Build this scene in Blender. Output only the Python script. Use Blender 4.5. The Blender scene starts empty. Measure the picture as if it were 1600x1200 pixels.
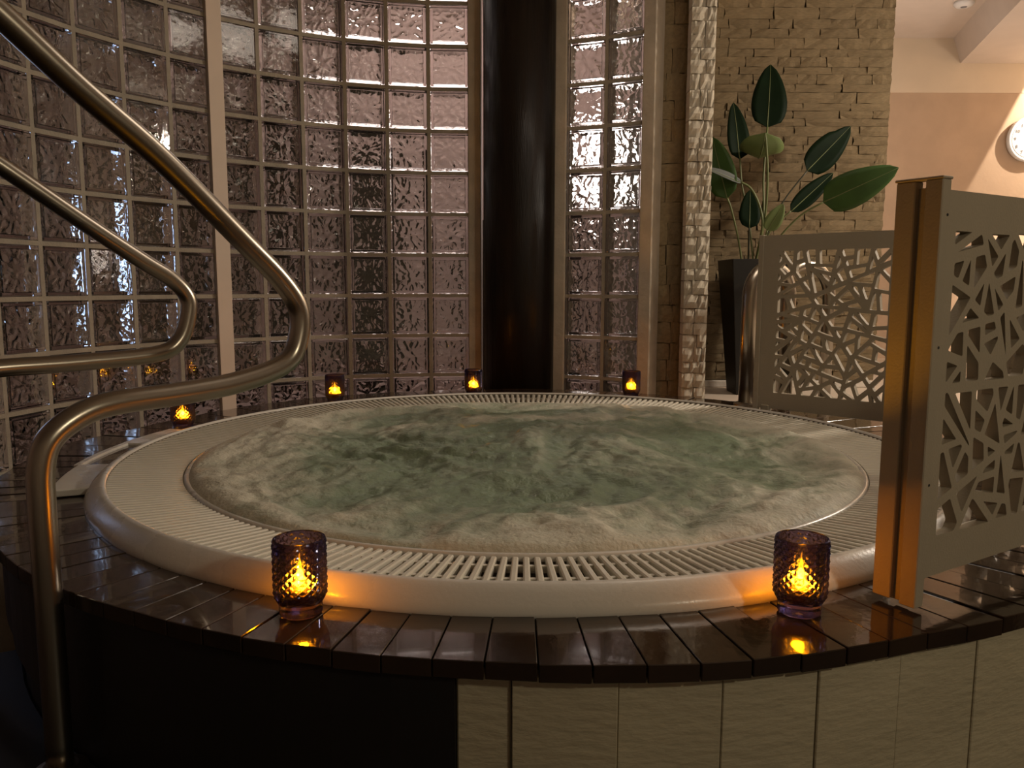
import bpy, bmesh, math, random
from mathutils import Vector, Matrix, noise
from mathutils.geometry import delaunay_2d_cdt

random.seed(7)
PI = math.pi
S = bpy.context.scene
COL = S.collection

# ------------------------------------------------------------------ camera
cam_data = bpy.data.cameras.new('camera')
cam = bpy.data.objects.new('camera', cam_data)
COL.objects.link(cam)
cam_data.sensor_fit = 'HORIZONTAL'
cam_data.sensor_width = 36.0
cam_data.lens = 36.0 * 1250.0 / 1600.0
cam_data.clip_start = 0.02
cam.matrix_world = (Matrix.Translation((-0.035, -2.246, 1.29))
                    @ Matrix.Rotation(PI / 2 - 0.124, 4, 'X') @ Matrix.Rotation(0.0026, 4, 'Z'))
S.camera = cam

# ------------------------------------------------------------------ view, world
S.view_settings.view_transform = 'Standard'
S.view_settings.look = 'None'
S.view_settings.gamma = 1.0
S.view_settings.use_curve_mapping = False
S.view_settings.exposure = 0.0
S.cycles.sample_clamp_indirect = 4.0
S.cycles.blur_glossy = 0.5
S.cycles.max_bounces = 14
S.cycles.transmission_bounces = 14
S.cycles.transparent_max_bounces = 16
S.cycles.use_denoising = True
world = bpy.data.worlds.new('world')
world.use_nodes = True
world.node_tree.nodes['Background'].inputs[0].default_value = (1.0, 0.80, 0.62, 1)
world.node_tree.nodes['Background'].inputs[1].default_value = 0.012
S.world = world


def area(name, loc, target, size, power, color, size_y=None, spread=None):
    d = bpy.data.lights.new(name, 'AREA')
    d.energy = power
    d.color = color
    d.size = size
    if size_y:
        d.shape = 'RECTANGLE'
        d.size_y = size_y
    if spread:
        d.spread = spread
    o = bpy.data.objects.new(name, d)
    o.location = loc
    o.rotation_euler = (Vector(target) - Vector(loc)).to_track_quat('-Z', 'Y').to_euler()
    COL.objects.link(o)
    return o


def spot(name, loc, target, angle, blend, power, color, radius=0.02):
    d = bpy.data.lights.new(name, 'SPOT')
    d.energy = power
    d.color = color
    d.spot_size = angle
    d.spot_blend = blend
    d.shadow_soft_size = radius
    o = bpy.data.objects.new(name, d)
    o.location = loc
    o.rotation_euler = (Vector(target) - Vector(loc)).to_track_quat('-Z', 'Y').to_euler()
    COL.objects.link(o)
    return o


WARM = (1.0, 0.80, 0.60)
# dim ceiling light over the tub, hall lights and added fills to the right, rooms behind the glass blocks
area('tub_ceiling_light', (0.80, 0.25, 3.06), (0.40, -0.1, 0.8), 0.8, 10, (1.0, 0.85, 0.70))
area('entry_ceiling_light', (2.1, -3.0, 2.35), (0.4, -1.2, 0.4), 0.16, 17, (1.0, 0.86, 0.62))
area('hall_ceiling_light', (3.3, 1.1, 2.55), (1.0, 0.65, 1.0), 0.24, 60, (1.0, 0.86, 0.70))
area('hall_far_fill', (2.2, 2.9, 2.3), (2.9, 4.0, 2.5), 0.5, 5, (1.0, 0.84, 0.70))  # unseen fill added to brighten the far hall wall
area('hall_up_fill', (4.2, 1.6, 1.6), (3.6, 2.6, 3.1), 0.5, 12, (1.0, 0.86, 0.74))  # unseen fill added, aimed up at the hall ceiling
spot('hall_wall_fill_spot', (3.95, 3.0, 2.6), (3.98, 4.0, 1.15), math.radians(46), 0.6, 190, (1.0, 0.84, 0.68), 0.05)  # added fill, keeps the wall bright behind the screen holes
spot('clock_half_space_lamp', (4.30, 3.60, 2.90), (4.587, 3.907, 2.754), math.radians(179), 0.0, 110, (1.0, 0.84, 0.66), 0.012)  # cone shaped as a half-space; its edge stands in for the diagonal shadow
area('back_room_light', (0.55, 2.75, 2.0), (0.3, 1.7, 1.7), 0.34, 4.5, (1.0, 0.86, 0.82), 0.5)
area('back_room_ceiling_light', (-0.5, 2.4, 3.08), (-0.5, 2.6, 1.0), 1.2, 17, (1.0, 0.80, 0.76))
area('back_room_wall_fill', (0.5, 2.15, 2.95), (0.5, 3.1, 1.4), 0.3, 7, (1.0, 0.78, 0.74))  # added fill on the back room wall behind the two-block panel
area('outside_light', (-2.75, 0.72, 1.40), (-1.6, 0.5, 1.4), 0.30, 1.6, (0.45, 0.62, 1.0), 0.55)


# ------------------------------------------------------------------ materials
def mat(name, color, rough=0.5, metal=0.0, var=0.0, var_scale=8.0, var_color=None, bump=0.0, bump_scale=40.0,
        spec=0.5, coat=0.0, rough_var=0.0, stretch=None, emit=None, emit_s=0.0, trans=0.0, ior=1.45, bump_dist=0.01):
    m = bpy.data.materials.new(name)
    m.use_nodes = True
    nt = m.node_tree
    b = nt.nodes['Principled BSDF']
    b.inputs['Base Color'].default_value = (*color, 1)
    b.inputs['Roughness'].default_value = rough
    b.inputs['Metallic'].default_value = metal
    b.inputs['Specular IOR Level'].default_value = spec
    b.inputs['Coat Weight'].default_value = coat
    b.inputs['Transmission Weight'].default_value = trans
    b.inputs['IOR'].default_value = ior
    if emit:
        b.inputs['Emission Color'].default_value = (*emit, 1)
        b.inputs['Emission Strength'].default_value = emit_s
    if var or bump or rough_var:
        tc = nt.nodes.new('ShaderNodeTexCoord')
        mp = nt.nodes.new('ShaderNodeMapping')
        nt.links.new(tc.outputs['Object'], mp.inputs['Vector'])
        if stretch:
            mp.inputs['Scale'].default_value = stretch
    if var or rough_var:
        n = nt.nodes.new('ShaderNodeTexNoise')
        n.inputs['Scale'].default_value = var_scale
        n.inputs['Detail'].default_value = 6
        nt.links.new(mp.outputs[0], n.inputs['Vector'])
        oi = nt.nodes.new('ShaderNodeObjectInfo')
    if var:
        ramp = nt.nodes.new('ShaderNodeMapRange')
        ramp.inputs[1].default_value = 0.3
        ramp.inputs[2].default_value = 0.7
        mixr = nt.nodes.new('ShaderNodeMath')
        mixr.operation = 'MULTIPLY_ADD'
        nt.links.new(oi.outputs['Random'], mixr.inputs[0])
        mixr.inputs[1].default_value = 0.45
        nt.links.new(n.outputs['Fac'], ramp.inputs[0])
        nt.links.new(ramp.outputs[0], mixr.inputs[2])
        sub = nt.nodes.new('ShaderNodeMath')
        sub.operation = 'SUBTRACT'
        sub.inputs[1].default_value = 0.22
        sub.use_clamp = True
        nt.links.new(mixr.outputs[0], sub.inputs[0])
        mx = nt.nodes.new('ShaderNodeMix')
        mx.data_type = 'RGBA'
        vc = var_color or tuple(c * (1 - var) for c in color)
        mx.inputs['A'].default_value = (*color, 1)
        mx.inputs['B'].default_value = (*vc, 1)
        nt.links.new(sub.outputs[0], mx.inputs['Factor'])
        nt.links.new(mx.outputs['Result'], b.inputs['Base Color'])
    if rough_var:
        mr = nt.nodes.new('ShaderNodeMapRange')
        mr.inputs[1].default_value = 0.35
        mr.inputs[2].default_value = 0.65
        mr.inputs[3].default_value = max(0.02, rough - rough_var)
        mr.inputs[4].default_value = rough + rough_var
        nt.links.new(n.outputs['Fac'], mr.inputs[0])
        nt.links.new(mr.outputs[0], b.inputs['Roughness'])
    if bump:
        nb = nt.nodes.new('ShaderNodeTexNoise')
        nb.inputs['Scale'].default_value = bump_scale
        nb.inputs['Detail'].default_value = 5
        nt.links.new(mp.outputs[0], nb.inputs['Vector'])
        bp = nt.nodes.new('ShaderNodeBump')
        bp.inputs['Strength'].default_value = bump
        bp.inputs['Distance'].default_value = bump_dist
        nt.links.new(nb.outputs['Fac'], bp.inputs['Height'])
        nt.links.new(bp.outputs[0], b.inputs['Normal'])
    return m


M = {}
M['plaster'] = mat('plaster', (0.62, 0.55, 0.47), 0.8, var=0.08, bump=0.15, bump_scale=60)
M['ceiling'] = mat('ceiling_paint', (0.66, 0.58, 0.52), 0.85, var=0.05)
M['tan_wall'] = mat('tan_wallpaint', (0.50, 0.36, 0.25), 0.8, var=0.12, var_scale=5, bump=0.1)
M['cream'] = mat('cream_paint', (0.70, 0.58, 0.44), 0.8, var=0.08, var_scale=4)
M['mauve'] = mat('back_room_paint', (0.50, 0.38, 0.34), 0.8, var=0.1, var_scale=2)
M['mortar'] = mat('mortar', (0.34, 0.295, 0.23), 0.85, var=0.2, var_scale=14, bump=0.3, bump_scale=120)
M['post_strip'] = mat('pale_strip', (0.62, 0.50, 0.40), 0.6, var=0.06)
M['frame'] = mat('frame_plaster', (0.54, 0.46, 0.36), 0.7, var=0.25, var_scale=9, bump=0.3, bump_scale=50)
M['glass'] = mat('block_glass', (0.93, 0.95, 0.93), 0.0, trans=1.0, ior=1.5, bump=0.12, bump_scale=30, bump_dist=0.006)
M['stone'] = mat('split_stone', (0.27, 0.195, 0.105), 0.85, var=0.3, var_scale=7, bump=0.7, bump_scale=45)
M['stone_dark'] = mat('brown_stone', (0.40, 0.29, 0.155), 0.85, var=0.3, var_scale=7, bump=0.7, bump_scale=45)
M['stone_pale_lit'] = mat('pale_lit_rough_stone', (0.80, 0.71, 0.56), 0.9, var=0.2, var_scale=12, bump=0.8, bump_scale=45, stretch=(1.6, 1.6, 0.6), bump_dist=0.01)  # light stone, colour raised further to carry the lamp light on this face
M['backing'] = mat('stone_joint', (0.10, 0.075, 0.045), 0.95)
M['pillar'] = mat('dark_pillar', (0.014, 0.009, 0.006), 0.42, spec=0.25, var=0.5, var_scale=6, rough_var=0.12,
                  stretch=(6, 6, 0.6), bump=0.15, bump_scale=30)
M['acrylic'] = mat('tub_acrylic', (0.56, 0.53, 0.475), 0.28, var=0.04, var_scale=6, rough_var=0.1, bump=0.06, bump_scale=140)
M['grate'] = mat('grate_plastic', (0.60, 0.56, 0.47), 0.35, bump=0.05, bump_scale=90)
M['basin'] = mat('basin_acrylic', (0.30, 0.33, 0.26), 0.4)
M['gutter'] = mat('gutter', (0.13, 0.11, 0.08), 0.5)  # white trough; shade under the slats put into a dark colour
M['plank'] = mat('wet_dark_plank', (0.032, 0.019, 0.012), 0.11, var=0.45, var_scale=5, rough_var=0.08,
                 bump=0.25, bump_scale=22, bump_dist=0.003, coat=0.5)
M['under'] = mat('dark_light_block', (0.012, 0.008, 0.006), 0.8)
M['board'] = mat('cream_board', (0.40, 0.35, 0.24), 0.7, var=0.12, var_scale=5, bump=0.35, bump_scale=30, stretch=(1, 1, 3))
M['step'] = mat('unlit_dark_step_wood', (0.006, 0.004, 0.003), 0.6, var=0.3)  # dark wood, taken down to black to hold the lack of light
M['steel'] = mat('brushed_steel', (0.32, 0.285, 0.235), 0.28, metal=1.0)
M['screen'] = mat('taupe_composite', (0.31, 0.265, 0.195), 0.65, var=0.05, bump=0.12, bump_scale=260)
M['black'] = mat('hole_black', (0.01, 0.01, 0.01), 0.6)
M['planter'] = mat('black_planter', (0.008, 0.007, 0.006), 0.45)
M['soil'] = mat('soil', (0.03, 0.02, 0.012), 0.95, bump=0.8)
M['leaf_dark'] = mat('leaf_dark', (0.0055, 0.014, 0.005), 0.55, spec=0.06, var=0.3, var_scale=14)
M['leaf_mid'] = mat('leaf_mid', (0.040, 0.088, 0.018), 0.45, spec=0.3, var=0.25, var_scale=14)
M['leaf_pale'] = mat('leaf_pale', (0.13, 0.18, 0.06), 0.42, var=0.2, var_scale=14)
M['leaf_grey'] = mat('leaf_grey', (0.10, 0.11, 0.10), 0.5)
M['stem'] = mat('stem_green', (0.12, 0.14, 0.05), 0.5)
M['stem_dark'] = mat('stem_dark', (0.03, 0.03, 0.015), 0.5)
M['floor_pale'] = mat('pale_floor_tile', (0.56, 0.47, 0.38), 0.5, var=0.12, var_scale=4)
M['floor_dark'] = mat('lower_floor', (0.02, 0.016, 0.012), 0.6, var=0.2)
M['white'] = mat('white_plastic', (0.8, 0.8, 0.8), 0.4)
M['grey'] = mat('grey_print', (0.22, 0.22, 0.24), 0.6)
M['wax'] = mat('tealight_plastic', (0.12, 0.06, 0.015), 0.6)


def candle_glass():
    """thin dark purple-blue pressed glass: most light goes straight through, tinted; the rest glints"""
    m = bpy.data.materials.new('purple_pressed_glass')
    m.use_nodes = True
    nt = m.node_tree
    nt.nodes.remove(nt.nodes['Principled BSDF'])
    out = nt.nodes['Material Output']
    tr = nt.nodes.new('ShaderNodeBsdfTransparent')
    tr.inputs[0].default_value = (0.70, 0.58, 0.68, 1)
    rf = nt.nodes.new('ShaderNodeBsdfRefraction')
    rf.inputs['Color'].default_value = (0.34, 0.30, 0.45, 1)
    rf.inputs['Roughness'].default_value = 0.02
    rf.inputs['IOR'].default_value = 1.5
    gl = nt.nodes.new('ShaderNodeBsdfGlossy')
    gl.inputs['Color'].default_value = (0.30, 0.32, 0.55, 1)
    gl.inputs['Roughness'].default_value = 0.12
    df = nt.nodes.new('ShaderNodeBsdfDiffuse')
    df.inputs['Color'].default_value = (0.035, 0.028, 0.05, 1)
    fr = nt.nodes.new('ShaderNodeFresnel')
    fr.inputs[0].default_value = 1.5
    m1 = nt.nodes.new('ShaderNodeMixShader')
    m1.inputs[0].default_value = 0.55
    nt.links.new(tr.outputs[0], m1.inputs[1])
    nt.links.new(rf.outputs[0], m1.inputs[2])
    m3 = nt.nodes.new('ShaderNodeMixShader')
    m3.inputs[0].default_value = 0.03
    nt.links.new(m1.outputs[0], m3.inputs[1])
    nt.links.new(df.outputs[0], m3.inputs[2])
    m2 = nt.nodes.new('ShaderNodeMixShader')
    nt.links.new(fr.outputs[0], m2.inputs[0])
    nt.links.new(m3.outputs[0], m2.inputs[1])
    nt.links.new(gl.outputs[0], m2.inputs[2])
    nt.links.new(m2.outputs[0], out.inputs[0])
    return m


M['candle_glass'] = candle_glass()


def flame_material():
    m = bpy.data.materials.new('flame_glow')
    m.use_nodes = True
    nt = m.node_tree
    nt.nodes.remove(nt.nodes['Principled BSDF'])
    em = nt.nodes.new('ShaderNodeEmission')
    em.inputs[0].default_value = (1.0, 0.42, 0.006, 1)
    em.inputs[1].default_value = 7.0
    tr = nt.nodes.new('ShaderNodeBsdfTransparent')
    ad = nt.nodes.new('ShaderNodeAddShader')
    nt.links.new(em.outputs[0], ad.inputs[0])
    nt.links.new(tr.outputs[0], ad.inputs[1])
    nt.links.new(ad.outputs[0], nt.nodes['Material Output'].inputs[0])
    return m


M['flame'] = flame_material()


def water_material():
    m = bpy.data.materials.new('bubbling_water')
    m.use_nodes = True
    nt = m.node_tree
    b = nt.nodes['Principled BSDF']
    at = nt.nodes.new('ShaderNodeAttribute')
    at.attribute_name = 'foam'
    tc = nt.nodes.new('ShaderNodeTexCoord')
    n = nt.nodes.new('ShaderNodeTexNoise')
    n.inputs['Scale'].default_value = 26
    n.inputs['Detail'].default_value = 8
    n.inputs['Roughness'].default_value = 0.75
    n.inputs['Distortion'].default_value = 0.6
    nt.links.new(tc.outputs['Object'], n.inputs['Vector'])
    ad = nt.nodes.new('ShaderNodeMath')
    ad.operation = 'MULTIPLY_ADD'
    nt.links.new(n.outputs['Fac'], ad.inputs[0])
    ad.inputs[1].default_value = 1.0
    nt.links.new(at.outputs['Fac'], ad.inputs[2])
    mr = nt.nodes.new('ShaderNodeMapRange')
    mr.interpolation_type = 'SMOOTHSTEP'
    mr.inputs[1].default_value = 0.42
    mr.inputs[2].default_value = 1.30
    nt.links.new(ad.outputs[0], mr.inputs[0])
    mx = nt.nodes.new('ShaderNodeMix')
    mx.data_type = 'RGBA'
    mx.inputs['A'].default_value = (0.178, 0.226, 0.152, 1)
    mx.inputs['B'].default_value = (0.50, 0.475, 0.385, 1)
    nt.links.new(mr.outputs[0], mx.inputs['Factor'])
    nt.links.new(mx.outputs['Result'], b.inputs['Base Color'])
    rr = nt.nodes.new('ShaderNodeMapRange')
    rr.inputs[3].default_value = 0.28
    rr.inputs[4].default_value = 0.65
    nt.links.new(mr.outputs[0], rr.inputs[0])
    nt.links.new(rr.outputs[0], b.inputs['Roughness'])
    b.inputs['IOR'].default_value = 1.33
    n2 = nt.nodes.new('ShaderNodeTexNoise')
    n2.inputs['Scale'].default_value = 90
    n2.inputs['Detail'].default_value = 6
    nt.links.new(tc.outputs['Object'], n2.inputs['Vector'])
    bp = nt.nodes.new('ShaderNodeBump')
    bp.inputs['Strength'].default_value = 0.5
    bp.inputs['Distance'].default_value = 0.008
    nt.links.new(n2.outputs['Fac'], bp.inputs['Height'])
    nt.links.new(bp.outputs[0], b.inputs['Normal'])
    return m


M['water'] = water_material()


# ------------------------------------------------------------------ helpers
def link(o, parent=None):
    COL.objects.link(o)
    if parent is not None:
        o.parent = parent
    return o


def mesh(name, verts, faces, smooth=False):
    me = bpy.data.meshes.new(name)
    me.from_pydata([tuple(v) for v in verts], [], faces)
    me.validate()
    if smooth:
        me.polygons.foreach_set('use_smooth', [True] * len(me.polygons))
    return me


def put(name, me, material, parent=None, loc=(0, 0, 0), rot=(0, 0, 0), scale=(1, 1, 1)):
    if material is not None and len(me.materials) == 0:
        me.materials.append(material)
    o = bpy.data.objects.new(name, me)
    o.location, o.rotation_euler, o.scale = loc, rot, scale
    return link(o, parent)


def empty(name, loc=(0, 0, 0), rotz=0.0):
    o = bpy.data.objects.new(name, None)
    o.location = loc
    o.rotation_euler = (0, 0, rotz)
    o.empty_display_size = 0.05
    return link(o)


def tag(o, label=None, cat=None, group=None, kind=None):
    if label:
        o['label'] = label
    if cat:
        o['category'] = cat
    if group:
        o['group'] = group
    if kind:
        o['kind'] = kind
    return o


def structure(name, label=None):
    o = empty(name)
    tag(o, label, None, None, 'structure')
    return o


def box_data(x0, x1, y0, y1, z0, z1):
    v = [(x0, y0, z0), (x1, y0, z0), (x1, y1, z0), (x0, y1, z0), (x0, y0, z1), (x1, y0, z1), (x1, y1, z1), (x0, y1, z1)]
    f = [(0, 3, 2, 1), (4, 5, 6, 7), (0, 1, 5, 4), (1, 2, 6, 5), (2, 3, 7, 6), (3, 0, 4, 7)]
    return v, f


def join_data(parts):
    V, Fc = [], []
    for v, f in parts:
        k = len(V)
        V += list(v)
        Fc += [tuple(i + k for i in ff) for ff in f]
    return V, Fc


def bevel_mesh(name, v, f, w=0.003, seg=1, smooth=False):
    bm = bmesh.new()
    vs = [bm.verts.new(p) for p in v]
    for ff in f:
        try:
            bm.faces.new([vs[i] for i in ff])
        except ValueError:
            pass
    bmesh.ops.recalc_face_normals(bm, faces=bm.faces)
    if w:
        es = [e for e in bm.edges if len(e.link_faces) == 2 and e.calc_face_angle(0) > 0.5]
        bmesh.ops.bevel(bm, geom=es, offset=w, segments=seg, affect='EDGES', profile=0.5)
    me = bpy.data.meshes.new(name)
    bm.to_mesh(me)
    bm.free()
    if smooth:
        me.polygons.foreach_set('use_smooth', [True] * len(me.polygons))
    return me


def lathe_data(profile, n=96, a0=0.0, a1=2 * PI, closed_profile=False):
    """profile: list of (r, z) from outside to inside; full or partial turn"""
    full = abs(a1 - a0 - 2 * PI) < 1e-6
    cols = n if full else n + 1
    V, Fc = [], []
    m = len(profile)
    for i in range(cols):
        a = a0 + (a1 - a0) * i / n
        for r, z in profile:
            V.append((r * math.cos(a), r * math.sin(a), z))
    for i in range(n):
        j = (i + 1) % cols
        rng = m if closed_profile else m - 1
        for k in range(rng):
            k2 = (k + 1) % m
            Fc.append((i * m + k, j * m + k, j * m + k2, i * m + k2))
    if not full and closed_profile:
        Fc.append(tuple(range(m)))
        Fc.append(tuple((cols - 1) * m + k for k in reversed(range(m))))
    return V, Fc


def catmull(pts, sub=8):
    P = [Vector(p) for p in pts]
    P = [P[0] * 2 - P[1]] + P + [P[-1] * 2 - P[-2]]
    out = []
    for i in range(1, len(P) - 2):
        p0, p1, p2, p3 = P[i - 1], P[i], P[i + 1], P[i + 2]
        for s in range(sub):
            t = s / sub
            out.append(0.5 * ((2 * p1) + (p2 - p0) * t + (2 * p0 - 5 * p1 + 4 * p2 - p3) * t * t
                              + (3 * p1 - p0 - 3 * p2 + p3) * t ** 3))
    out.append(P[-2])
    return out


def fillet(pts, r, seg=8):
    """polyline with rounded corners"""
    P = [Vector(p) for p in pts]
    out = [P[0]]
    for i in range(1, len(P) - 1):
        a, b, c = P[i - 1], P[i], P[i + 1]
        u, w = (a - b).normalized(), (c - b).normalized()
        ang = u.angle(w)
        rr = r[i] if isinstance(r, dict) and i in r else (r if not isinstance(r, dict) else 0.05)
        d = min(rr / math.tan(ang / 2), (a - b).length * 0.49, (c - b).length * 0.49)
        rr = d * math.tan(ang / 2)
        cen = b + (u + w).normalized() * (rr / math.sin(ang / 2))
        s, e = b + u * d - cen, b + w * d - cen
        tot = s.angle(e)
        ax = s.cross(e).normalized()
        for k in range(seg + 1):
            out.append(cen + Matrix.Rotation(tot * k / seg, 3, ax) @ s)
    out.append(P[-1])
    return out


def tube_data(path, r, n=14, caps=True):
    V, Fc = [], []
    P = [Vector(p) for p in path]
    t = (P[1] - P[0]).normalized()
    u = t.orthogonal().normalized()
    for i, p in enumerate(P):
        if i == 0:
            t2 = (P[1] - P[0]).normalized()
        elif i == len(P) - 1:
            t2 = (P[-1] - P[-2]).normalized()
        else:
            t2 = ((P[i + 1] - p).normalized() + (p - P[i - 1]).normalized()).normalized()
        u = (u - t2 * u.dot(t2)).normalized()
        w = t2.cross(u)
        rr = r[i] if isinstance(r, (list, tuple)) else r
        for k in range(n):
            a = 2 * PI * k / n
            V.append(p + (u * math.cos(a) + w * math.sin(a)) * rr)
    for i in range(len(P) - 1):
        for k in range(n):
            k2 = (k + 1) % n
            Fc.append((i * n + k, i * n + k2, (i + 1) * n + k2, (i + 1) * n + k))
    if caps:
        Fc.append(tuple(reversed(range(n))))
        Fc.append(tuple((len(P) - 1) * n + k for k in range(n)))
    return V, Fc


def rel(o_loc, v):
    return [(x - o_loc[0], y - o_loc[1], z - o_loc[2]) for x, y, z in v]


# ================================================================== SETTING
ZC = 3.12            # ceiling
ZD = 0.80            # deck top
fl = structure('floor', 'dark lower floor in front of the hot tub')
put('slab', mesh('slab', *box_data(-3.4, 4.8, -4.2, 4.2, -0.1, 0.0)), M['floor_dark'], fl)
fb = structure('floor_back', 'pale floor slab added to brighten the room behind the glass blocks')  # slab added as a brighter surface to see through the blocks
put('slab', mesh('slab', *box_data(-3.4, 0.6, 1.95, 3.1, 0.0, 0.5)), M['mauve'], fb)
fu = structure('floor_hall', 'pale raised floor of the hall behind the white screens')
v, f = box_data(0.62, 4.8, 1.25, 4.2, 0.0, 0.72)
v2, f2 = box_data(1.49, 4.8, -1.2, 1.25, 0.0, 0.72)
put('slab', mesh('slab', *join_data([(v, f), (v2, f2)])), M['floor_pale'], fu)

ce = structure('ceiling', 'pale ceiling of the hall')
put('panel', mesh('panel', *box_data(-3.4, 4.8, -4.2, 4.2, ZC, ZC + 0.1)), M['ceiling'], ce)
# dropped soffit, its side runs diagonally towards the hall wall
so = structure('ceiling_soffit', 'lower pinkish soffit crossing the hall ceiling at a slant')
z0 = 2.94
top = [(3.255, 4.0), (2.45, 1.25), (1.64, -1.5), (4.8, -1.5), (4.8, 4.0)]
bot = [(3.319, 4.0), (2.513, 1.25), (1.70, -1.5), (4.8, -1.5), (4.8, 4.0)]
n = len(top)
V = [(x, y, ZC) for x, y in top] + [(x, y, z0) for x, y in bot]
Fc = [tuple(range(n)), tuple(reversed(range(n, 2 * n)))] + [(i, n + i, n + (i + 1) % n, (i + 1) % n) for i in range(n)]
put('panel', bevel_mesh('panel', V, Fc, 0), M['ceiling'], so)

wh = structure('wall_hall', 'tan hall wall with a lit cream patch below the ceiling')
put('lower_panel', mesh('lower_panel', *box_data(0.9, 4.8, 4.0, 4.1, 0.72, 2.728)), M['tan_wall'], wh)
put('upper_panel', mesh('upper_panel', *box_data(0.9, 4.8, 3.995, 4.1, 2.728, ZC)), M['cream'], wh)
wr = structure('wall_right', 'cream side wall of the hall')
put('panel', mesh('panel', *box_data(4.8, 4.9, -4.2, 4.2, 0, ZC)), M['cream'], wr)
wf = structure('wall_front', 'dark wall behind the camera')
put('panel', mesh('panel', *box_data(-3.4, 4.8, -4.3, -4.2, 0, ZC)), M['plaster'], wf)
wo = structure('wall_outer', 'mauve walls of the room behind the glass blocks')
put('panel', mesh('panel', *join_data([box_data(-3.4, 0.9, 3.1, 3.2, 0, ZC), box_data(-3.5, -3.4, -4.2, 3.2, 0, ZC)])),
    M['mauve'], wo)
for x0, x1, h in ((-1.12, -0.80, 2.15), (-0.30, -0.18, 1.7), (-1.75, -1.5, 2.4), (0.30, 0.42, 1.75), (-2.6, -2.1, 2.2)):
    put('contrast_box', mesh('contrast_box', *box_data(x0, x1, 3.0, 3.1, 0, h)), M['pillar'], wo)  # made-up dark boxes, give contrast through the wavy glass

# ------------------------------------------------------------------ glass block walls
WX, WY, WR, A0, DA, ZJ = -0.264, 0.26, 1.5417, 0.0123, 0.2 / 1.5417, 2.433
BT = 0.08            # block thickness


def wall_pt(a, r=WR):
    return WX + r * math.sin(a), WY + r * math.cos(a)


def block_mesh(seed):
    """hollow glass block: rounded box outside, cavity with wavy faces inside; front face towards -y"""
    h, t = 0.0912, BT / 2
    v, f = box_data(-h, h, -t, t, -h, h)
    outer = bevel_mesh('tmp', v, f, 0.006, 2)
    V = [tuple(p.co) for p in outer.vertices]
    Fc = [tuple(p.vertices) for p in outer.polygons]
    bpy.data.meshes.remove(outer)
    n = 28
    hi, ti = 0.077, t - 0.011
    rnd = random.Random(seed)
    off = Vector((rnd.random() * 50, rnd.random() * 50, rnd.random() * 50))

    def wave(x, z, s):
        # radiating ripples, strongest away from the rim
        r = math.hypot(x, z) / hi
        a = math.atan2(z, x)
        p = Vector((x * 48, z * 48, s * 9)) + off
        q = Vector((math.cos(a) * 4.0, math.sin(a) * 4.0, r * 1.6 + s * 5)) + off
        w = noise.noise(p) * 0.8 + noise.noise(q * 1.5) * 1.5 * min(1, r * 1.6) + 0.4 * noise.noise(p * 2.0)
        edge = min(1.0, 7 * (1 - max(abs(x), abs(z)) / hi))
        return 0.0038 * w * edge
    base = len(V)
    for s in (-1, 1):
        for i in range(n + 1):
            for j in range(n + 1):
                x, z = -hi + 2 * hi * i / n, -hi + 2 * hi * j / n
                V.append((x, s * ti + wave(x, z, s), z))
    m = (n + 1) ** 2
    for s in (0, 1):
        b = base + s * m
        for i in range(n):
            for j in range(n):
                q = (b + i * (n + 1) + j, b + (i + 1) * (n + 1) + j, b + (i + 1) * (n + 1) + j + 1, b + i * (n + 1) + j + 1)
                Fc.append(tuple(reversed(q)) if s == 0 else q)
    # cavity side walls
    ring = [(i, 0) for i in range(n)] + [(n, j) for j in range(n)] + [(i, n) for i in range(n, 0, -1)] + [(0, j) for j in range(n, 0, -1)]
    for k in range(len(ring)):
        a, b2 = ring[k], ring[(k + 1) % len(ring)]
        ia, ib = a[0] * (n + 1) + a[1], b2[0] * (n + 1) + b2[1]
        Fc.append((base + ib, base + ia, base + m + ia, base + m + ib))
    me = mesh('glass_block', V, Fc)
    nb = len(me.polygons)
    inner_first = nb - 2 * n * n - len(ring)
    sm = [False] * nb
    for i in range(inner_first, inner_first + 2 * n * n):
        sm[i] = True
    me.polygons.foreach_set('use_smooth', sm)
    me.materials.append(M['glass'])
    return me


BLOCKS = [block_mesh(s) for s in (3, 11, 29, 41)]


def arc_box(a_lo, a_hi, r_in, r_out, z_lo, z_hi, seg=2):
    prof = [(r_out, z_lo), (r_out, z_hi), (r_in, z_hi), (r_in, z_lo)]
    V, Fc = [], []
    for i in range(seg + 1):
        a = a_lo + (a_hi - a_lo) * i / seg
        for r, z in prof:
            x, y = wall_pt(a, r)
            V.append((x, y, z))
    for i in range(seg):
        for k in range(4):
            Fc.append((i * 4 + k, i * 4 + (k + 1) % 4, (i + 1) * 4 + (k + 1) % 4, (i + 1) * 4 + k))
    Fc.append((3, 2, 1, 0))
    Fc.append(tuple(seg * 4 + k for k in range(4)))
    return V, Fc


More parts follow.
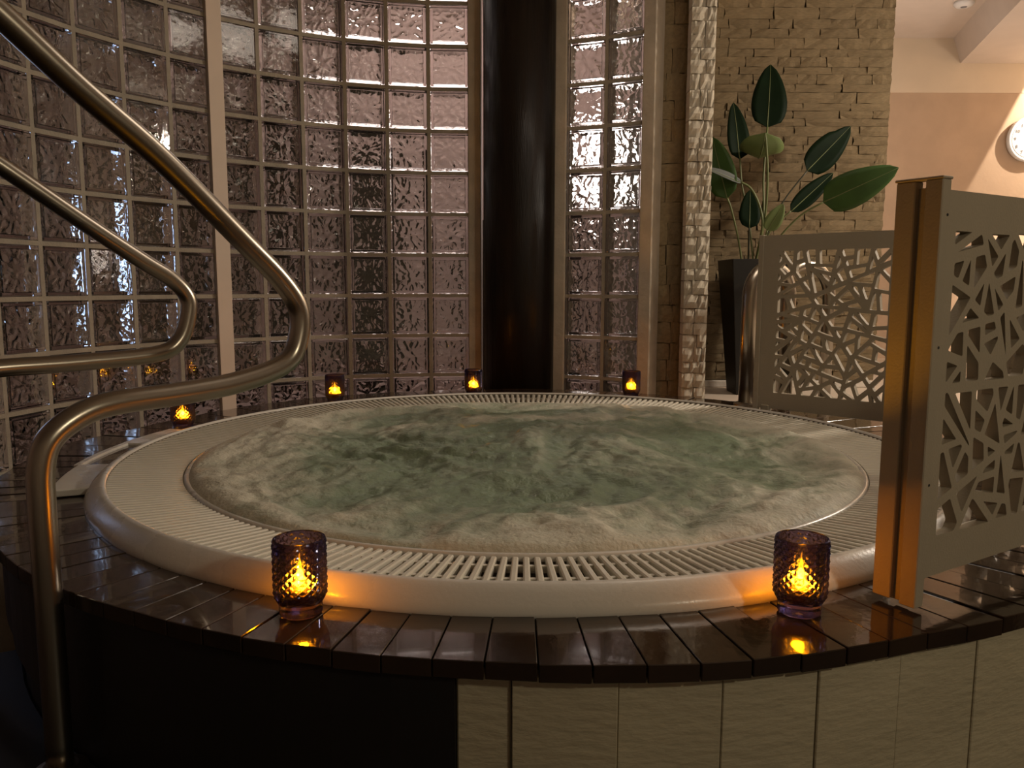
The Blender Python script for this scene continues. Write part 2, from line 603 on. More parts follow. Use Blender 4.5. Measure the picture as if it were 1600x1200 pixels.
def block_wall(name, label, joints, k_lo, k_hi, end_lo, end_hi):
    root = structure(name, label)
    rnd = random.Random(len(joints))
    parts = []
    half = 0.0085
    rin, rout = WR + 0.004, WR + BT - 0.004
    zt, zb = ZJ - 0.2 * k_lo, ZJ - 0.2 * k_hi
    ha = half / WR
    for i, a in enumerate(joints):
        lo = a - ha if i > 0 else a - end_lo
        hi = a + ha if i < len(joints) - 1 else a + end_hi
        if i not in (0, len(joints) - 1):
            parts.append(arc_box(lo, hi, rin, rout, zb, zt, 1))
    for k in range(k_lo, k_hi + 1):
        z = ZJ - 0.2 * k
        for i in range(len(joints) - 1):
            parts.append(arc_box(joints[i] + ha, joints[i + 1] - ha, rin, rout, z - half, z + half, 1))
    V, Fc = join_data(parts)
    put('mortar', bevel_mesh('mortar', V, Fc, 0), M['mortar'], root)
    for k in range(k_lo, k_hi):
        for i in range(len(joints) - 1):
            a = (joints[i] + joints[i + 1]) / 2
            x, y = wall_pt(a, (WR + 0.001) * math.cos(DA / 2) + BT / 2)
            o = put('glass_block', BLOCKS[rnd.randrange(4)], None, root, (x, y, ZJ - 0.2 * k - 0.1), (0, 0, -a))
            o.rotation_euler = (0, rnd.choice((0, PI / 2, PI, -PI / 2)), -a)
            w = (joints[i + 1] - joints[i]) / DA
            if w < 0.97:
                o.rotation_euler = (0, 0, -a)
                o.scale = (w, 1, 1)
    # plastered end frames and the courses above and below
    fr = []
    a_first, a_last = joints[0], joints[-1]
    fr.append(arc_box(a_first - end_lo, a_first + ha, WR - 0.012, WR + BT, 0.0, ZC, 1))
    fr.append(arc_box(a_last - ha, a_last + end_hi, WR - 0.012, WR + BT, 0.0, ZC, 1))
    nseg = max(2, len(joints) - 1)
    fr.append(arc_box(a_first, a_last, WR, WR + BT, zt + half, ZC, nseg))
    fr.append(arc_box(a_first, a_last, WR, WR + BT, 0.0, zb - half, nseg))
    V, Fc = join_data(fr)
    put('frame', bevel_mesh('frame', V, Fc, 0.004), M['frame'], root)
    return root


left_joints = [A0 - (13 - i) * DA for i in range(14)]
gw = block_wall('wall_left', 'curved wall of wavy glass blocks behind the hot tub, left of the dark column', left_joints, -3, 9, 0.03, 0.036)
sa = A0 - 6 * DA
st = put('cover_strip', mesh('cover_strip', *arc_box(sa - 0.0215, sa + 0.0215, WR - 0.016, WR + 0.02, 0.0, ZC, 1)), M['post_strip'], gw)
st['label'] = 'pale plain strip between two bays of glass blocks'
block_wall('wall_middle', 'narrow glass block wall two blocks wide, right of the dark column', [0.317, 0.447, 0.572], -3, 9, 0.036, 0.036)

# dark column between the two glass walls
V, Fc = lathe_data([(0.0, ZC), (0.174, ZC), (0.174, 0.0), (0.0, 0.0)], 48)
colm = put('column', bevel_mesh('column', rel((0, 0, 0), V), Fc, 0, smooth=False), M['pillar'], None, (-0.003, 1.735, 0))
for p in colm.data.polygons:
    p.use_smooth = abs(p.normal.z) < 0.5
tag(colm, 'glossy dark brown round column between the two glass block walls', 'column')

# ------------------------------------------------------------------ split stone walls
def stone_mesh(seed, rough=0.16):
    """unit stone 1 x 1, rough front towards -y; about 40 triangles"""
    rnd = random.Random(seed)
    nx, nz = 5, 3
    V, Fc = [], []
    for i in range(nx):
        for j in range(nz):
            x, z = i / (nx - 1) - 0.5, j / (nz - 1) - 0.5
            rim = i in (0, nx - 1) or j in (0, nz - 1)
            d = rnd.uniform(-rough, rough) - (0.0 if rim else 0.12)
            V.append((x * (1 if not rim else 0.985) + (rnd.uniform(-.02, .02) if rim else 0), -0.5 + d, z + (rnd.uniform(-.03, .03) if rim else 0)))
    for i in range(nx - 1):
        for j in range(nz - 1):
            Fc.append((i * nz + j, (i + 1) * nz + j, (i + 1) * nz + j + 1, i * nz + j + 1))
    ring = [(i, 0) for i in range(nx)] + [(nx - 1, j) for j in range(1, nz)] + [(i, nz - 1) for i in range(nx - 2, -1, -1)] + [(0, j) for j in range(nz - 2, 0, -1)]
    b = len(V)
    for i, j in ring:
        x, _, z = V[i * nz + j]
        V.append((x, 0.5, z))
    for k in range(len(ring)):
        a, c = ring[k], ring[(k + 1) % len(ring)]
        Fc.append((a[0] * nz + a[1], b + k, b + (k + 1) % len(ring), c[0] * nz + c[1]))
    return mesh('stone', V, Fc)


def stone_face(root, x0, x1, y, z0, z1, row_h, len_lo, len_hi, material, seed, depth=0.03, rough=0.2, proud=0.008, limit=295):
    rnd = random.Random(seed)
    protos = []
    for s in range(6):
        me = stone_mesh(seed * 10 + s, rough)
        me.materials.append(material)
        protos.append(me)
    z = z0
    count = 0
    while z < z1 - 0.01:
        h = row_h * rnd.uniform(0.8, 1.25)
        h = min(h, z1 - z)
        x = x0
        while x < x1 - 0.005:
            w = rnd.uniform(len_lo, len_hi)
            if x1 - (x + w) < len_lo * 0.6:
                w = x1 - x
            if count < limit:
                o = put('stone', protos[rnd.randrange(6)], None, root,
                        (x + w / 2, y - rnd.uniform(0, proud), z + h / 2), (0, 0, 0), (w - 0.001, depth, h - 0.001))
                count += 1
            x += w
        z += h
    return count


wb = structure('wall_back', 'split stone wall behind the potted plant')
put('backing', mesh('backing', *box_data(0.87, 1.985, 2.25, 2.45, 0.0, ZC)), M['backing'], wb)
stone_face(wb, 0.88, 2.0, 2.24, 0.76, 2.88, 0.048, 0.10, 0.27, M['stone'], 5, rough=0.18, proud=0.006)
put('baseboard', bevel_mesh('baseboard', *box_data(0.88, 1.985, 2.205, 2.235, 0.72, 0.757), 0.004), M['plaster'], wb)
wn = structure('wall_niche', 'brown stone wall in the recess beside the two-block glass wall')
put('backing', mesh('backing', *box_data(0.60, 0.86, 1.70, 2.44, 0.0, ZC)), M['backing'], wn)
stone_face(wn, 0.61, 0.79, 1.68, 0.55, 2.62, 0.10, 0.07, 0.16, M['stone_dark'], 8, rough=0.12)
we = structure('wall_end', 'pale lit rough stone wall end standing left of the plant')
put('backing', mesh('backing', *box_data(0.785, 0.868, 1.55, 2.3, 0.0, ZC)), M['backing'], we)
stone_face(we, 0.762, 0.875, 1.535, 0.50, 2.62, 0.062, 0.030, 0.075, M['stone_pale_lit'], 13, depth=0.07, rough=0.07, proud=0.006)
put('cap', bevel_mesh('cap', *box_data(0.76, 0.878, 1.50, 2.3, 2.62, ZC), 0.004), M['stone_pale_lit'], we)

# ------------------------------------------------------------------ deck and surround
def deck_r(deg):
    """outer edge of the deck; narrow in front, wider where it meets the walls and the screens"""
    tab = [(-180, 1.40), (-165, 1.35), (-150, 1.29), (-118, 1.248), (-95, 1.252), (-78, 1.276), (-65, 1.285), (-55, 1.32),
           (-40, 1.40), (-15, 1.47), (50, 1.43), (90, 1.50), (130, 1.48), (160, 1.385), (174, 1.42), (180, 1.40)]
    for (a, ra), (b, rb) in zip(tab, tab[1:]):
        if a <= deg <= b:
            return ra + (rb - ra) * (deg - a) / (b - a)
    return 1.4


fd = structure('floor_deck', 'dark wet plank deck around the hot tub')
NP = 112
rnd = random.Random(4)
for i in range(NP):
    lo = -180 + 360 * i / NP
    hi = lo + 360 / NP
    gap = 0.0011
    ro = deck_r((lo + hi) / 2)
    ri = 1.085
    dz = rnd.uniform(-0.0012, 0.0008)
    tl = rnd.uniform(-0.0007, 0.0007)
    V = []
    for z in (ZD - 0.026, ZD):
        for r, a, s in ((ri, lo, 1), (deck_r(lo), lo, 1), (deck_r(hi), hi, -1), (ri, hi, -1)):
            ar = math.radians(a) + s * gap / r
            t = (tl * s) if z == ZD else 0
            V.append((r * math.cos(ar), r * math.sin(ar), z + dz + t))
    Fc = [(0, 3, 2, 1), (4, 5, 6, 7), (0, 1, 5, 4), (1, 2, 6, 5), (2, 3, 7, 6), (3, 0, 4, 7)]
    put('plank', bevel_mesh('plank', V, Fc, 0.0011), M['plank'], fd)
V, Fc = [], []
NU = 120
for i in range(NU):
    dg = -180 + 360 * i / NU
    ro = deck_r(dg) - 0.03
    a = math.radians(dg)
    for r, z in ((1.08, ZD - 0.03), (ro, ZD - 0.03), (ro, 0.55), (1.08, 0.55)):
        V.append((r * math.cos(a), r * math.sin(a), z))
for i in range(NU):
    j = (i + 1) % NU
    for k in range(4):
        Fc.append((i * 4 + k, j * 4 + k, j * 4 + (k + 1) % 4, i * 4 + (k + 1) % 4))
put('light_block_ring', bevel_mesh('light_block_ring', V, Fc, 0), M['under'], fd)  # dark ring added beneath the planks to block light

ws = structure('wall_surround', 'cream board cladding under the deck edge')
for k in range(-10, 20):
    lo, hi = -91.6 + 6.52 * k, -91.6 + 6.52 * (k + 1)
    if lo < -170 or hi > 45:
        continue
    if hi < -96:
        continue
    r0 = deck_r(lo) - 0.018
    r1 = deck_r(hi) - 0.018
    if lo < -97:
        continue
    a, b = math.radians(lo + 0.022), math.radians(hi - 0.022)
    pr = rnd.uniform(-0.0025, 0.0025)
    V = []
    for z in (0.0, ZD - 0.027):
        for r, an in ((r0 - 0.02, a), (r0 + pr, a), (r1 + pr, b), (r1 - 0.02, b)):
            V.append((r * math.cos(an), r * math.sin(an), z))
    Fc = [(0, 3, 2, 1), (4, 5, 6, 7), (0, 1, 5, 4), (1, 2, 6, 5), (2, 3, 7, 6), (3, 0, 4, 7)]
    put('board', bevel_mesh('board', V, Fc, 0.0014), M['board'], ws)
lo, hi = math.radians(-95.05), math.radians(-91.65)
V = []
for z in (0.0, ZD - 0.027):
    for r, an in ((1.215, lo), (1.235, lo), (1.235, hi), (1.215, hi)):
        V.append((r * math.cos(an), r * math.sin(an), z))
put('board', bevel_mesh('board', V, [(0, 3, 2, 1), (4, 5, 6, 7), (0, 1, 5, 4), (1, 2, 6, 5), (2, 3, 7, 6), (3, 0, 4, 7)], 0.0025), M['board'], ws)

# dark steps in front of the tub, left
steps = empty('steps', (-0.75, -1.15, 0))
tag(steps, 'dark wooden steps leading up to the hot tub, unlit', 'steps')
A_, B_ = math.radians(-152), math.radians(-95.1)


def sector(ri, ro, zl, zh, a=A_, b=B_, nseg=14):
    V, Fc = lathe_data([(ro, zl), (ro, zh), (ri, zh), (ri, zl)], nseg, a, b, True)
    return rel((-0.75, -1.15, 0), V), Fc


put('riser', bevel_mesh('riser', *sector(1.222, 1.242, 0.0, ZD - 0.03), 0), M['step'], steps)
put('tread', bevel_mesh('tread', *sector(1.243, 1.52, 0.46, 0.50), 0.004), M['step'], steps)
put('riser', bevel_mesh('riser', *sector(1.49, 1.51, 0.0, 0.458), 0), M['step'], steps)
put('tread', bevel_mesh('tread', *sector(1.511, 1.78, 0.21, 0.25), 0.004), M['step'], steps)
put('riser', bevel_mesh('riser', *sector(1.75, 1.77, 0.0, 0.208), 0), M['step'], steps)
put('cheek', bevel_mesh('cheek', *sector(1.243, 1.489, 0.0, 0.459, math.radians(-96.5), B_, 1), 0), M['step'], steps)

# ================================================================== HOT TUB
ZR = ZD + 0.041      # top of the rim ridge
tub = empty('hot_tub', (0, 0, 0))
tag(tub, 'round pale acrylic hot tub with slatted overflow rim, full of bubbling water', 'hot tub')
prof = [(1.086, ZD - 0.04), (1.112, ZD - 0.002), (1.113, ZD + 0.006), (1.108, ZD + 0.016), (1.094, ZD + 0.030), (1.082, ZD + 0.039),
        (1.074, ZR), (1.069, ZR - 0.001), (1.067, ZR - 0.006), (1.067, ZR - 0.06), (0.905, ZR - 0.085), (0.903, ZR - 0.030),
        (0.898, ZR - 0.022), (0.890, ZR - 0.021), (0.882, ZR - 0.026), (0.872, ZR - 0.06)]
V, Fc = lathe_data(prof[:9], 200)
put('rim', mesh('rim', V, Fc, True), M['acrylic'], tub)
V, Fc = lathe_data([(1.067, ZR - 0.006), (1.067, ZR - 0.06), (0.905, ZR - 0.085), (0.903, ZR - 0.030)], 160)
put('gutter', mesh('gutter', V, Fc, True), M['gutter'], tub)
V, Fc = lathe_data([(0.903, ZR - 0.036), (0.902, ZR - 0.024), (0.898, ZR - 0.019), (0.892, ZR - 0.018), (0.886, ZR - 0.022), (0.872, ZR - 0.06)], 160)
put('inner_lip', mesh('inner_lip', V, Fc, True), M['acrylic'], tub)
V, Fc = lathe_data([(0.872, ZR - 0.055), (0.80, 0.55), (0.72, 0.40), (0.40, 0.36), (0.0, 0.36)], 96)
put('basin', mesh('basin', V, Fc, True), M['basin'], tub)
# slats: 300 radial bars, each a part
sl_v = []
NS = 300
w0, w1 = 0.0060, 0.0054
zo, zi = ZR - 0.008, ZR - 0.021
for r, w, z in ((0.9035, w1, zi), (1.0665, w0, zo)):
    sl_v += [(r, -w, z - 0.014), (r, w, z - 0.014), (r, w, z - 0.002), (r, w * 0.55, z), (r, -w * 0.55, z), (r, -w, z - 0.002)]
Fs = [tuple(range(6)), tuple(reversed(range(6, 12)))] + [(i, 6 + i, 6 + (i + 1) % 6, (i + 1) % 6) for i in range(6)]
slat = bevel_mesh('grate_slat', sl_v, Fs, 0)
slat.materials.append(M['grate'])
for i in range(NS):
    put('grate_slat', slat, None, tub, (0, 0, 0), (0, 0, 2 * PI * (i + 0.5) / NS))
for rr in (0.945, 1.02):
    zz = zi + (zo - zi) * (rr - 0.9035) / 0.163
    V, Fc = lathe_data([(rr + 0.004, zz - 0.016), (rr + 0.004, zz - 0.004), (rr - 0.004, zz - 0.004), (rr - 0.004, zz - 0.016)], 160, 0, 2 * PI, True)
    put('grate_ring', mesh('grate_ring', V, Fc), M['grate'], tub)
# side ledge with a dark pocket on the left
def sect(ri, ro, zl, zh, d0, d1, nseg=20):
    return lathe_data([(ro, zl), (ro, zh), (ri, zh), (ri, zl)], nseg, math.radians(d0), math.radians(d1), True)


LD = [sect(1.10, 1.186, ZD + 0.002, ZD + 0.019, 189.5, 203, 8), sect(1.10, 1.20, ZD + 0.002, ZD + 0.019, 164, 175.5, 8),
      sect(1.178, 1.198, ZD + 0.002, ZD + 0.019, 175.5, 189.5, 10)]
V, Fc = join_data(LD)
led = put('ledge', bevel_mesh('ledge', V, Fc, 0.003, 2, False), M['acrylic'], tub)
led['label'] = 'flat side ledge with a dark pocket'
V, Fc = sect(1.10, 1.18, ZD + 0.001, ZD + 0.012, 175.5, 189.5, 10)
put('pocket', mesh('pocket', V, Fc), M['plank'], tub)

# ------------------------------------------------------------------ water
NR, NA = 130, 420
WR_ = 0.896
ZW = ZR - 0.014
V, Fc, foam = [], [], []


def water_h(x, y):
    r = math.hypot(x, y)
    p = Vector((x * 3.0, y * 3.0, 1.7))
    d = Vector((noise.noise(p * 0.8 + Vector((5, 0, 0))), noise.noise(p * 0.8 + Vector((0, 9, 0))), 0)) * 1.1
    a = noise.noise(p + d)
    b = noise.noise(p * 2.3 + d * 1.6 + Vector((3, 3, 3)))
    c = noise.noise(p * 6.0 + d * 2.0)
    e = noise.noise(p * 14.0 + d * 2.0)
    edge = min(1.0, max(0.0, (WR_ - r) / 0.09))
    h = (0.024 * a + 0.015 * b + 0.010 * c + 0.005 * e) * (0.10 + 0.90 * edge) + 0.006 * math.sin(PI * min(1.0, max(0.0, (WR_ - r) / 0.09)))
    h -= 0.011 * max(0.0, 1 - (WR_ - r) / 0.018)
    h += 0.034 * math.exp(-(((x + 0.02) / 0.42) ** 2 + ((y - 0.15) / 0.36) ** 2))
    h += 0.020 * math.exp(-(((x - 0.45) / 0.2) ** 2 + ((y - 0.45) / 0.2) ** 2))
    # foam: along the wall, on wave crests, drifting in streaks
    ring = max(0.0, (r - 0.60) / 0.24)
    ridge = 1 - abs(noise.noise(p * 1.5 + d * 1.8 + Vector((7, 1, 4)))) * 3.2
    wisp = noise.noise(Vector((x * 11, y * 17, 3)) + d * 7) + 0.6 * noise.noise(Vector((x * 24, y * 34, 8)) + d * 9)
    fo = 0.12 + 0.42 * min(1.2, ring) + 0.20 * a + 0.16 * max(-0.6, ridge) + 0.14 * b + 0.17 * wisp
    crest = y - (0.36 + 0.10 * math.sin(x * 4.2 + 0.6) + 0.05 * noise.noise(Vector((x * 5, 0, 2))))
    fo += 0.30 * math.exp(-(crest / 0.07) ** 2) * (1 if x < 0.5 else 0.4)
    left = math.exp(-((x + 0.72) / 0.16) ** 2 - ((y + 0.05) / 0.42) ** 2)
    h += 0.022 * left * edge
    fo += 0.35 * left
    calm = math.exp(-(((x + 0.25) / 0.36) ** 2 + ((y + 0.14) / 0.22) ** 2)) + 0.9 * math.exp(-(((x - 0.05) / 0.45) ** 2 + ((y + 0.45) / 0.11) ** 2)) \
        + 0.7 * math.exp(-(((x - 0.50) / 0.20) ** 2 + ((y - 0.12) / 0.2) ** 2)) + 0.55 * math.exp(-((x / 0.35) ** 2 + ((y - 0.58) / 0.10) ** 2))
    fo -= 0.30 * calm
    return h, fo


V.append((0, 0, ZW + water_h(0, 0)[0]))
foam.append(water_h(0, 0)[1])
for i in range(1, NR + 1):
    r = WR_ * i / NR
    for k in range(NA):
        a = 2 * PI * k / NA
        x, y = r * math.cos(a), r * math.sin(a)
        h, fo = water_h(x, y)
        V.append((x, y, ZW + h))
        foam.append(fo)
for k in range(NA):
    Fc.append((0, 1 + k, 1 + (k + 1) % NA))
for i in range(NR - 1):
    b0, b1 = 1 + i * NA, 1 + (i + 1) * NA
    for k in range(NA):
        k2 = (k + 1) % NA
        Fc.append((b0 + k, b1 + k, b1 + k2, b0 + k2))
wm = mesh('water', V, Fc, True)
at = wm.attributes.new('foam', 'FLOAT', 'POINT')
at.data.foreach_set('value', foam)
water = put('water', wm, M['water'])
tag(water, 'pale green bubbling water with foam filling the hot tub', 'water', None, 'stuff')

# ================================================================== HANDRAILS
def handrail(name, path, r, label, flange_at):
    o = empty(name, flange_at)
    tag(o, label, 'handrail', 'steel handrails at the steps')
    V, Fc = tube_data([Vector(p) - Vector(flange_at) for p in path], r, 18)
    put('tube', mesh('tube', V, Fc, True), M['steel'], o)
    V, Fc = lathe_data([(0.0, 0.012), (r * 1.3, 0.012), (r * 2.0, 0.006), (r * 2.0, 0.0), (0.0, 0.0)], 28)
    put('flange', mesh('flange', V, Fc), M['steel'], o)
    return o


r1 = catmull([(-1.30, -1.69, 0.0), (-1.30, -1.69, 1.2), (-1.29, -1.68, 1.78), (-1.22, -1.595, 1.93), (-1.05, -1.385, 1.91), (-0.92, -1.22, 1.815),
              (-0.802, -1.073, 1.702), (-0.774, -1.038, 1.674), (-0.708, -0.956, 1.590), (-0.630, -0.859, 1.500), (-0.539, -0.744, 1.374),
              (-0.487, -0.679, 1.300), (-0.462, -0.648, 1.245), (-0.461, -0.647, 1.190), (-0.481, -0.672, 1.136), (-0.546, -0.754, 1.107),
              (-0.621, -0.847, 1.097), (-0.687, -0.930, 1.094), (-0.723, -0.975, 1.083), (-0.754, -1.014, 1.052), (-0.766, -1.028, 1.010),
              (-0.768, -1.031, 0.94), (-0.768, -1.031, 0.80), (-0.768, -1.031, 0.500)], 6)
handrail('handrail', r1, 0.0205, 'steel handrail loop nearest the camera, its post standing on the dark steps', (-0.768, -1.031, 0.500))
r2 = catmull([(-1.62, -1.02, 0.0), (-1.62, -1.02, 1.2), (-1.60, -1.00, 1.70), (-1.53, -0.93, 1.84), (-1.40, -0.80, 1.80), (-1.27, -0.668, 1.685),
              (-1.163, -0.559, 1.579), (-1.117, -0.514, 1.537), (-1.001, -0.401, 1.423), (-0.915, -0.317, 1.342), (-0.868, -0.271, 1.300),
              (-0.843, -0.247, 1.258), (-0.842, -0.246, 1.215), (-0.860, -0.263, 1.150), (-0.902, -0.304, 1.119), (-1.024, -0.423, 1.110),
              (-1.137, -0.534, 1.108), (-1.185, -0.58, 1.100), (-1.225, -0.62, 1.068), (-1.242, -0.637, 1.01), (-1.242, -0.637, 0.80), (-1.242, -0.637, 0.500)], 6)
handrail('handrail', r2, 0.0200, 'steel handrail loop farther back, closer to the glass block wall', (-1.242, -0.637, 0.500))


def arch_rail(name, x0, x1, y0, y1, z0, zt, r, label):
    c = ((x0 + x1) / 2, (y0 + y1) / 2, z0)
    o = empty(name, c)
    tag(o, label, 'grab rail', 'steel arch rails behind the screen')
    path = fillet([(x0, y0, z0), (x0, y0, zt), (x1, y1, zt), (x1, y1, z0)], min(0.16, math.hypot(x1 - x0, y1 - y0) * 0.48), 10)
    V, Fc = tube_data([Vector(p) - Vector(c) for p in path], r, 18)
    put('tube', mesh('tube', V, Fc, True), M['steel'], o)
    for x, y in ((x0, y0), (x1, y1)):
        V, Fc = lathe_data([(0.0, 0.012), (r * 1.2, 0.012), (r * 1.6, 0.006), (r * 1.6, 0.0), (0.0, 0.0)], 24)
        put('flange', mesh('flange', V, Fc), M['steel'], o, (x - c[0], y - c[1], 0))
    return o


arch_rail('grab_rail', 0.93, 1.135, 1.02, 1.16, ZD, 1.36, 0.031, 'steel arch rail whose left leg shows beside the screen')
arch_rail('grab_rail', 1.165, 1.44, 1.36, 1.50, 0.72, 1.38, 0.028, 'steel arch rail farther back, seen only through the screen holes')


# ================================================================== SCREENS
def clip(poly, n, c):
    """keep the part of a convex polygon where n.p <= c"""
    out = []
    for i in range(len(poly)):
        a, b = poly[i], poly[(i + 1) % len(poly)]
        da, db = n[0] * a[0] + n[1] * a[1] - c, n[0] * b[0] + n[1] * b[1] - c
        if da <= 0:
            out.append(a)
        if (da < 0 < db) or (db < 0 < da):
            t = da / (da - db)
            out.append((a[0] + (b[0] - a[0]) * t, a[1] + (b[1] - a[1]) * t))
    return out


def area2(p):
    return 0.5 * sum(p[i][0] * p[(i + 1) % len(p)][1] - p[(i + 1) % len(p)][0] * p[i][1] for i in range(len(p)))


def screen_holes(L, H, ml, mr, mb, mt, cell, strut, seed):
    """shard-like holes: the field is cut again and again by slanted straight struts, every shard then shrunk by half a strut"""
    rnd = random.Random(seed)
    done, todo = [], [[(ml, mb), (L - mr, mb), (L - mr, H - mt), (ml, H - mt)]]
    while todo:
        poly = todo.pop()
        ar = area2(poly)
        if ar < cell * cell * rnd.uniform(0.75, 1.9) or len(poly) < 3:
            done.append(poly)
            continue
        # longest direction of the shard, the cut runs roughly across it
        best = max(((p, q) for p in poly for q in poly), key=lambda e: (e[0][0] - e[1][0]) ** 2 + (e[0][1] - e[1][1]) ** 2)
        ang = math.atan2(best[1][1] - best[0][1], best[1][0] - best[0][0]) + rnd.gauss(0, 0.55)
        n = (math.cos(ang), math.sin(ang))
        ds = [n[0] * p[0] + n[1] * p[1] for p in poly]
        c = min(ds) + (max(ds) - min(ds)) * rnd.uniform(0.36, 0.64)
        a, b = clip(poly, n, c), clip(poly, (-n[0], -n[1]), -c)
        if len(a) < 3 or len(b) < 3:
            done.append(poly)
            continue
        todo += [a, b]
    holes = []
    for poly in done:
        sh = poly
        for i in range(len(poly)):
            a, b = poly[i], poly[(i + 1) % len(poly)]
            ln = math.hypot(b[0] - a[0], b[1] - a[1])
            if ln < 1e-6:
                continue
            n = ((b[1] - a[1]) / ln, -(b[0] - a[0]) / ln)
            sh = clip(sh, n, n[0] * a[0] + n[1] * a[1] - strut * rnd.uniform(0.38, 0.62))
            if len(sh) < 3:
                break
        if len(sh) < 3 or area2(sh) < 0.00012:
            continue
        cl = []
        for q in sh:
            if not cl or math.hypot(q[0] - cl[-1][0], q[1] - cl[-1][1]) > 0.004:
                cl.append(q)
        if len(cl) > 2 and math.hypot(cl[0][0] - cl[-1][0], cl[0][1] - cl[-1][1]) < 0.004:
            cl.pop()
        if len(cl) < 3:
            continue
        rd = []
        for k in range(len(cl)):
            a, b, d = Vector(cl[k - 1]), Vector(cl[k]), Vector(cl[(k + 1) % len(cl)])
            ea, ed = min(0.0022, (a - b).length * 0.3), min(0.0022, (d - b).length * 0.3)
            rd.append(tuple(b + (a - b).normalized() * ea))
            rd.append(tuple(b + (d - b).normalized() * ed))
        holes.append(rd)
    return holes


def screen_mesh(L, H, T, holes):
    """flat sheet L x H in the xz plane, thickness T along +y, with the holes cut through"""
    pts = [Vector((0, 0)), Vector((L, 0)), Vector((L, H)), Vector((0, H))]
    edges = [(0, 1), (1, 2), (2, 3), (3, 0)]
    for h in holes:
        b = len(pts)
        pts += [Vector(p) for p in h]
        edges += [(b + i, b + (i + 1) % len(h)) for i in range(len(h))]
    vs, es, fs, *_ = delaunay_2d_cdt(pts, edges, [], 1, 1e-6)

    def inside(p, h):
        for i in range(len(h)):
            a, b = h[i], h[(i + 1) % len(h)]
            if (b[0] - a[0]) * (p[1] - a[1]) - (b[1] - a[1]) * (p[0] - a[0]) < 0:
                return False
        return True
    keep = []
    for f in fs:
        c = (sum(vs[i].x for i in f) / len(f), sum(vs[i].y for i in f) / len(f))
        if not any(inside(c, h) for h in holes):
            keep.append(tuple(f))
    n = len(vs)
    V = [(v.x, 0, v.y) for v in vs] + [(v.x, T, v.y) for v in vs]
    cnt = {}
    for f in keep:
        for i in range(len(f)):
            e = (f[i], f[(i + 1) % len(f)])
            cnt[e] = cnt.get(e, 0) + 1
    Fc = list(keep) + [tuple(reversed([i + n for i in f])) for f in keep]
    for (a, b) in cnt:
        if (b, a) not in cnt:
            Fc.append((b, a, a + n, b + n))
    me = mesh('sheet', V, Fc)
    bm = bmesh.new()
    bm.from_mesh(me)
    bmesh.ops.delete(bm, geom=[v for v in bm.verts if not v.link_faces], context='VERTS')
    bmesh.ops.recalc_face_normals(bm, faces=bm.faces)
    bm.to_mesh(me)
    bm.free()
    return me


def make_screen(p0, p1, zb, zt, label, seed, cell, strut, ml=0.06, T=0.02, near_foot=True, base=ZD):
    L = math.hypot(p1[0] - p0[0], p1[1] - p0[1])
    H = zt - zb
    rz = math.atan2(p1[1] - p0[1], p1[0] - p0[0])
    o = empty('privacy_screen', (p0[0], p0[1], base), rz)
    tag(o, label, 'screen', 'perforated screens around the deck edge')
    hs = screen_holes(L, H, ml, 0.05, 0.055, 0.05, cell, strut, seed)
    put('sheet', screen_mesh(L, H, T, hs), M['screen'], o, (0, 0, zb - base))
    for fx in ((0.02, L - 0.05) if near_foot else (L - 0.05,)):
        put('foot', bevel_mesh('foot', *box_data(fx, fx + 0.03, -0.004, T + 0.004, 0.001, zb - base + 0.012), 0.002), M['screen'], o)
    return o, L


o, L = make_screen((0.890, 0.750), (1.255, 0.385), 0.832, 1.470, 'taupe perforated screen at the far right, left end beside the steel arch rail', 21, 0.050, 0.013)
put('edge_trim', bevel_mesh('edge_trim', *box_data(-0.014, 0.006, -0.004, 0.024, 0.006, 0.672), 0.002), M['screen'], o)
make_screen((1.53, 0.42), (1.54, -0.13), 0.745, 1.372, 'low perforated screen on the hall floor, the farther of two seen through the front screen', 33, 0.050, 0.013, base=0.72)
make_screen((1.54, -0.16), (1.47, -0.70), 0.745, 1.372, 'low perforated screen on the hall floor, the nearer of two seen through the front screen', 35, 0.050, 0.013, base=0.72)
o, L = make_screen((0.588, -1.078), (1.085, -0.766), 0.848, 1.426, 'grey-taupe perforated screen nearest the camera, at the right edge of the photo', 52, 0.050, 0.0135, ml=0.02, T=0.018, near_foot=False)
# its end post: two slats, a spacer between them, a cap and screws (local x along the sheet, y away from the camera)
pz0, pz1 = 0.006, 0.640
ps = put('post', bevel_mesh('post', *box_data(-0.022, 0.000, -0.004, 0.022, pz0, pz1), 0.0015), M['screen'], o)
ps2 = put('post', bevel_mesh('post', *box_data(-0.020, 0.000, 0.038, 0.068, pz0 + 0.002, pz1), 0.0015), M['screen'], o)
put('spacer', bevel_mesh('spacer', *box_data(-0.010, 0.004, 0.020, 0.040, pz0 + 0.001, pz1 - 0.01), 0), M['screen'], o)
put('cap', bevel_mesh('cap', *box_data(-0.023, 0.002, -0.005, 0.069, pz1, pz1 + 0.004), 0.001), M['screen'], o)
for z in (0.59, 0.40, 0.195):
    V, Fc = lathe_data([(0.0, 0.0), (0.0022, 0.0), (0.0022, -0.001), (0.0, -0.001)], 10)
    put('screw', mesh('screw', V, Fc), M['black'], ps, (-0.006, -0.0045, z), (PI / 2, 0, 0))


